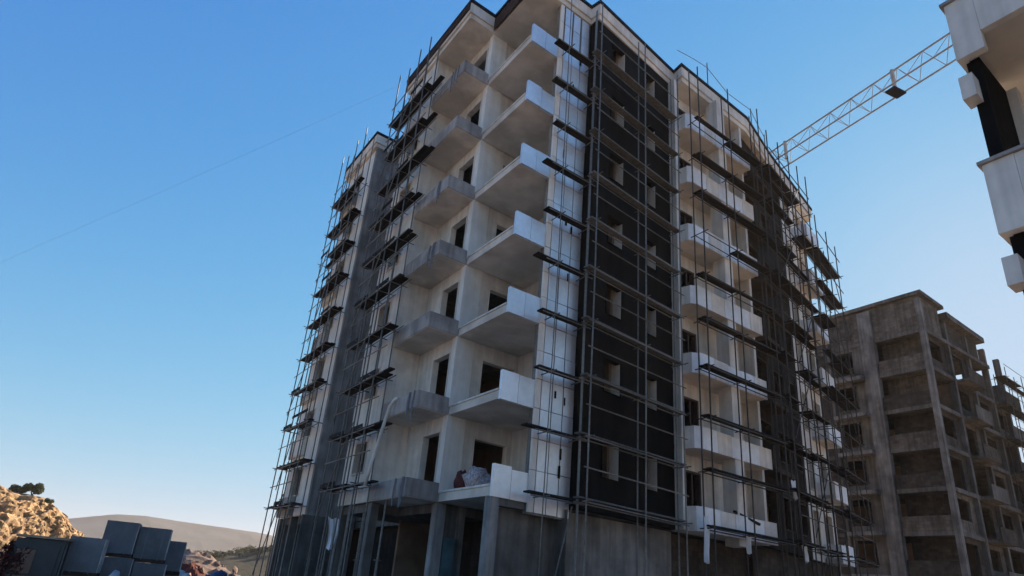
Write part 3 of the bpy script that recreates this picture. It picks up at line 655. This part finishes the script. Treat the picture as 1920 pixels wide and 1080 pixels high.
# ------------------------------------------------------------------ building site at lower left
def pack(x, y, z, rz, label, sx=.92, sy=.9, sz=1.02):
    t = thing('block_pallet', label, 'block pallet', (x, y, z), 'pallets of building blocks'); t.rotation_euler = (0, 0, rz)
    def lb(a0, a1, b0, b1, c0, c1, nm, m_, par=t):
        mb = MB().box(a0, a1, b0, b1, c0, c1, True); me = bpy.data.meshes.new(nm); me.from_pydata(mb.v, [], mb.f); me.materials.append(m_)
        o = bpy.data.objects.new(nm, me); COL.objects.link(o); o.parent = par; return o
    for i in range(3): lb(-sx / 2, sx / 2, -sy / 2 + i * (sy - .1) / 2, -sy / 2 + .1 + i * (sy - .1) / 2, 0, .08, 'runner', BARK)
    lb(-sx / 2, sx / 2, -sy / 2, sy / 2, .083, .11, 'deck_board', BARK)
    nx, nz = 2, 4
    for i in range(nx):
        for j in range(2):
            for k in range(nz):
                dx = sx / nx; dy = sy / 2; dz = (sz - .11) / nz; jj = random.uniform(-.008, .008)
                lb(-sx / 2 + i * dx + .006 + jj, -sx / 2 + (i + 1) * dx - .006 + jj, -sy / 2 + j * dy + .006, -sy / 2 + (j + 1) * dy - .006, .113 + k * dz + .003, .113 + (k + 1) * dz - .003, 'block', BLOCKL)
    lb(-sx / 2 - .012, sx / 2 - .03, -sy / 2 - .012, -sy / 2 - .003, .112, sz + .01, 'shade_wrap', BLOCKM); lb(-sx / 2 - .012, sx / 2 - .03, -sy / 2 - .003, sy / 2, sz + .001, sz + .01, 'shade_wrap', BLOCKM); lb(-sx / 2 - .012, -sx / 2 - .003, -sy / 2 - .002, sy / 2, .112, sz, 'shade_wrap', BLOCKM)  # shade put into colour: dark front, top and left, right side pale as lit
    for a in (-.25, .25):
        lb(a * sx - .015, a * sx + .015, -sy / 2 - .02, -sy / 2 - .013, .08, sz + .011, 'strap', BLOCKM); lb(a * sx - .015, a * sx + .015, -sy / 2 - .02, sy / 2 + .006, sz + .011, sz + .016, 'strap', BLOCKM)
    return t
def wp(u, v): p = W(u, v); return p.x, p.y
TH = R(-9)
for (u, v, z, lab) in ((-8.84, 8.6, 1.70, 'upper left pallet of dark blocks, tallest of the stacked pair'), (-7.86, 8.55, 1.62, 'upper right pallet of dark blocks, next to the tallest one'),
                       (-8.75, 8.5, .66, 'pallet of blocks carrying the tallest dark pallet'), (-7.78, 8.4, .58, 'pallet of blocks under the upper right dark pallet'),
                       (-9.72, 7.4, 1.12, 'dark pallet of blocks between the cabin and the tall pair'), (-7.15, 9.6, 1.32, 'pale edged pallet of blocks just right of and behind the tall pair'),
                       (-9.74, 7.42, .09, 'low pallet of blocks beneath the dark pallet beside the cabin'), (-7.10, 9.65, .28, 'low pallet of blocks under the pale edged one')):
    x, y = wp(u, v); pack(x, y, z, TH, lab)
# ground under the pallets is heaped up
def heap(name, label, cat, x, y, r, h, material, seed, nstones=0, smat=None):
    n_ = 40; v = []; f = []
    for i in range(n_ + 1):
        for j in range(n_ + 1):
            a = (i / n_ - .5) * 2; b = (j / n_ - .5) * 2; d = math.sqrt(a * a + b * b)
            z = h * max(0, 1 - d ** 1.6) * (1 + .35 * noise.fractal(Vector((a * 2.5 + seed, b * 2.5, seed)), 1, 2, 5)) - .05
            v.append((x + a * r[0], y + b * r[1], z))
    for i in range(n_):
        for j in range(n_): f.append([i * (n_ + 1) + j, (i + 1) * (n_ + 1) + j, (i + 1) * (n_ + 1) + j + 1, i * (n_ + 1) + j + 1])
    me = bpy.data.meshes.new(name); me.from_pydata(v, [], f); me.materials.append(material); o = bpy.data.objects.new(name, me); COL.objects.link(o)
    if cat: tag(o, label, cat)
    return o
o = heap('dirt_mound', '', None, *wp(-8.6, 8.7), (3.6, 1.8), .75, DIRT, 3); o['kind'] = 'structure'
# dark site cabin
x, y = wp(-10.75, 7.3); t = thing('site_cabin', 'low dark site cabin with a rusty sheet roof left of the block pallets', 'cabin', (x, y, 0)); t.rotation_euler = (0, 0, R(-14))
def lb(t, a0, a1, b0, b1, c0, c1, nm, m_, rot=None):
    mb = MB().box(a0, a1, b0, b1, c0, c1, True); me = bpy.data.meshes.new(nm); me.from_pydata(mb.v, [], mb.f); me.materials.append(m_)
    o = bpy.data.objects.new(nm, me); COL.objects.link(o); o.parent = t; return o
lb(t, -.6, .6, -.7, .7, .1, 1.98, 'body', CONT); lb(t, -.62, .66, -.78, .78, 2.0, 2.06, 'roof', CONTT); lb(t, -.55, .55, -.66, -.6, 0, .1, 'skid', BARK)
lb(t, -.5, -.05, -.72, -.703, 1.1, 1.7, 'window', GLASS); lb(t, .05, .5, -.73, -.703, .15, 1.85, 'door', CONT); lb(t, -.6, .0, -.72, -.702, 1.0, 1.05, 'rail', STEEL)
for i in range(3): lb(t, .601, .63, -.6 + i * .4, -.55 + i * .4, .1, 1.97, 'rib', STEEL)
x, y = wp(-11.45, 7.0); leaf_mesh('foliage', [((x, y, 1.2), (.45, .4, .7)), ((x + .3, y, 1.5), (.3, .3, .5))], 2600, .07, RED, thing('dry_bush', 'dark reddish dry bush against the left end of the site cabin', 'bush', (x, y, 0)))
x, y = wp(-2.6, 41.3)
def rubble(label, u, v, r, h, seed, mt, n, smin=.18, smax=.6):
    x, y = wp(u, v); t = thing('rubble_heap', label, 'rubble heap', (x, y, 0), 'rubble heaps'); o = heap('spoil', '', None, x, y, r, h, mt, seed)
    o.parent = t; o.matrix_parent_inverse = Matrix.Translation((-x, -y, 0))
    rr = random.Random(seed); ms = []
    for i in range(6):
        bm = bmesh.new(); bmesh.ops.create_icosphere(bm, subdivisions=1, radius=1)
        for q in bm.verts: q.co *= 1 + rr.uniform(-.35, .3)
        me = bpy.data.meshes.new('stone'); bm.to_mesh(me); bm.free(); me.materials.append(RUB); ms.append(me)
    for i in range(n):
        a, b = rr.uniform(-1, 1), rr.uniform(-1, 1); d = math.hypot(a, b)
        if d > .95: continue
        s = rr.uniform(smin, smax) * rr.uniform(.5, 1); st = bpy.data.objects.new('stone', rr.choice(ms)); COL.objects.link(st); st.parent = t
        st.location = (a * r[0], b * r[1], h * (1 - d ** 1.6) * .95 + s * .2); st.scale = (s, s * rr.uniform(.6, 1), s * rr.uniform(.5, .9)); st.rotation_euler = (rr.random() * 3, rr.random() * 3, rr.random() * 6)
rubble('long pinkish heap of stones in the sun between the pallets and the scaffold', .6, 58, (8.5, 4.5), 3.1, 11, RUB, 150)
rubble('reddish brown debris heap in front of the sunlit stones', -3.6, 27, (2.6, 2.0), 1.75, 21, RED, 30, .1, .3)
rubble('grey rubble at the left foot of the rocky hill', -19.5, 72, (6.5, 5), 2.6, 31, RUB, 80)
blob('tarpaulin', 'crumpled blue tarpaulin over a heap beside the scaffold foot', 'tarpaulin', (*wp(-3.3, 18.6), 0), (1.0, .7, 1.42), TARP, 2, .45, 4)
blob('tarpaulin', 'pale crumpled tarpaulin on a low heap left of the blue one', 'tarpaulin', (*wp(-5.1, 17.8), 0), (.7, .6, 1.25), TARPW, 8, .45, 4)
blob('tarpaulin', 'white sheet bundle on the ground close under the left scaffold', 'tarpaulin', (*wp(-2.6, 16.8), 0), (.8, .5, 1.35), TARPW, 12, .4, 4)
blob('tarpaulin', 'small pale tarpaulin bundle in front of the stacked block pallets', 'tarpaulin', (*wp(-9.05, 5.6), 0), (.35, .35, 1.15), TARPW, 15, .4, 3)

# ------------------------------------------------------------------ the air
hz = MB().box(-2700, 2700, -2300, 3100, -1, 96, True)
hm = bpy.data.materials.new('haze'); hm.use_nodes = True; ht = hm.node_tree; ht.nodes.remove(ht.nodes['Principled BSDF'])
pv = ht.nodes.new('ShaderNodeVolumePrincipled'); pv.inputs['Color'].default_value = (.90, .86, .82, 1); pv.inputs['Density'].default_value = .00018; pv.inputs['Anisotropy'].default_value = .1
ht.links.new(pv.outputs[0], ht.nodes['Material Output'].inputs['Volume'])
ho_ = hz.build('haze', hm); ho_['kind'] = 'stuff'
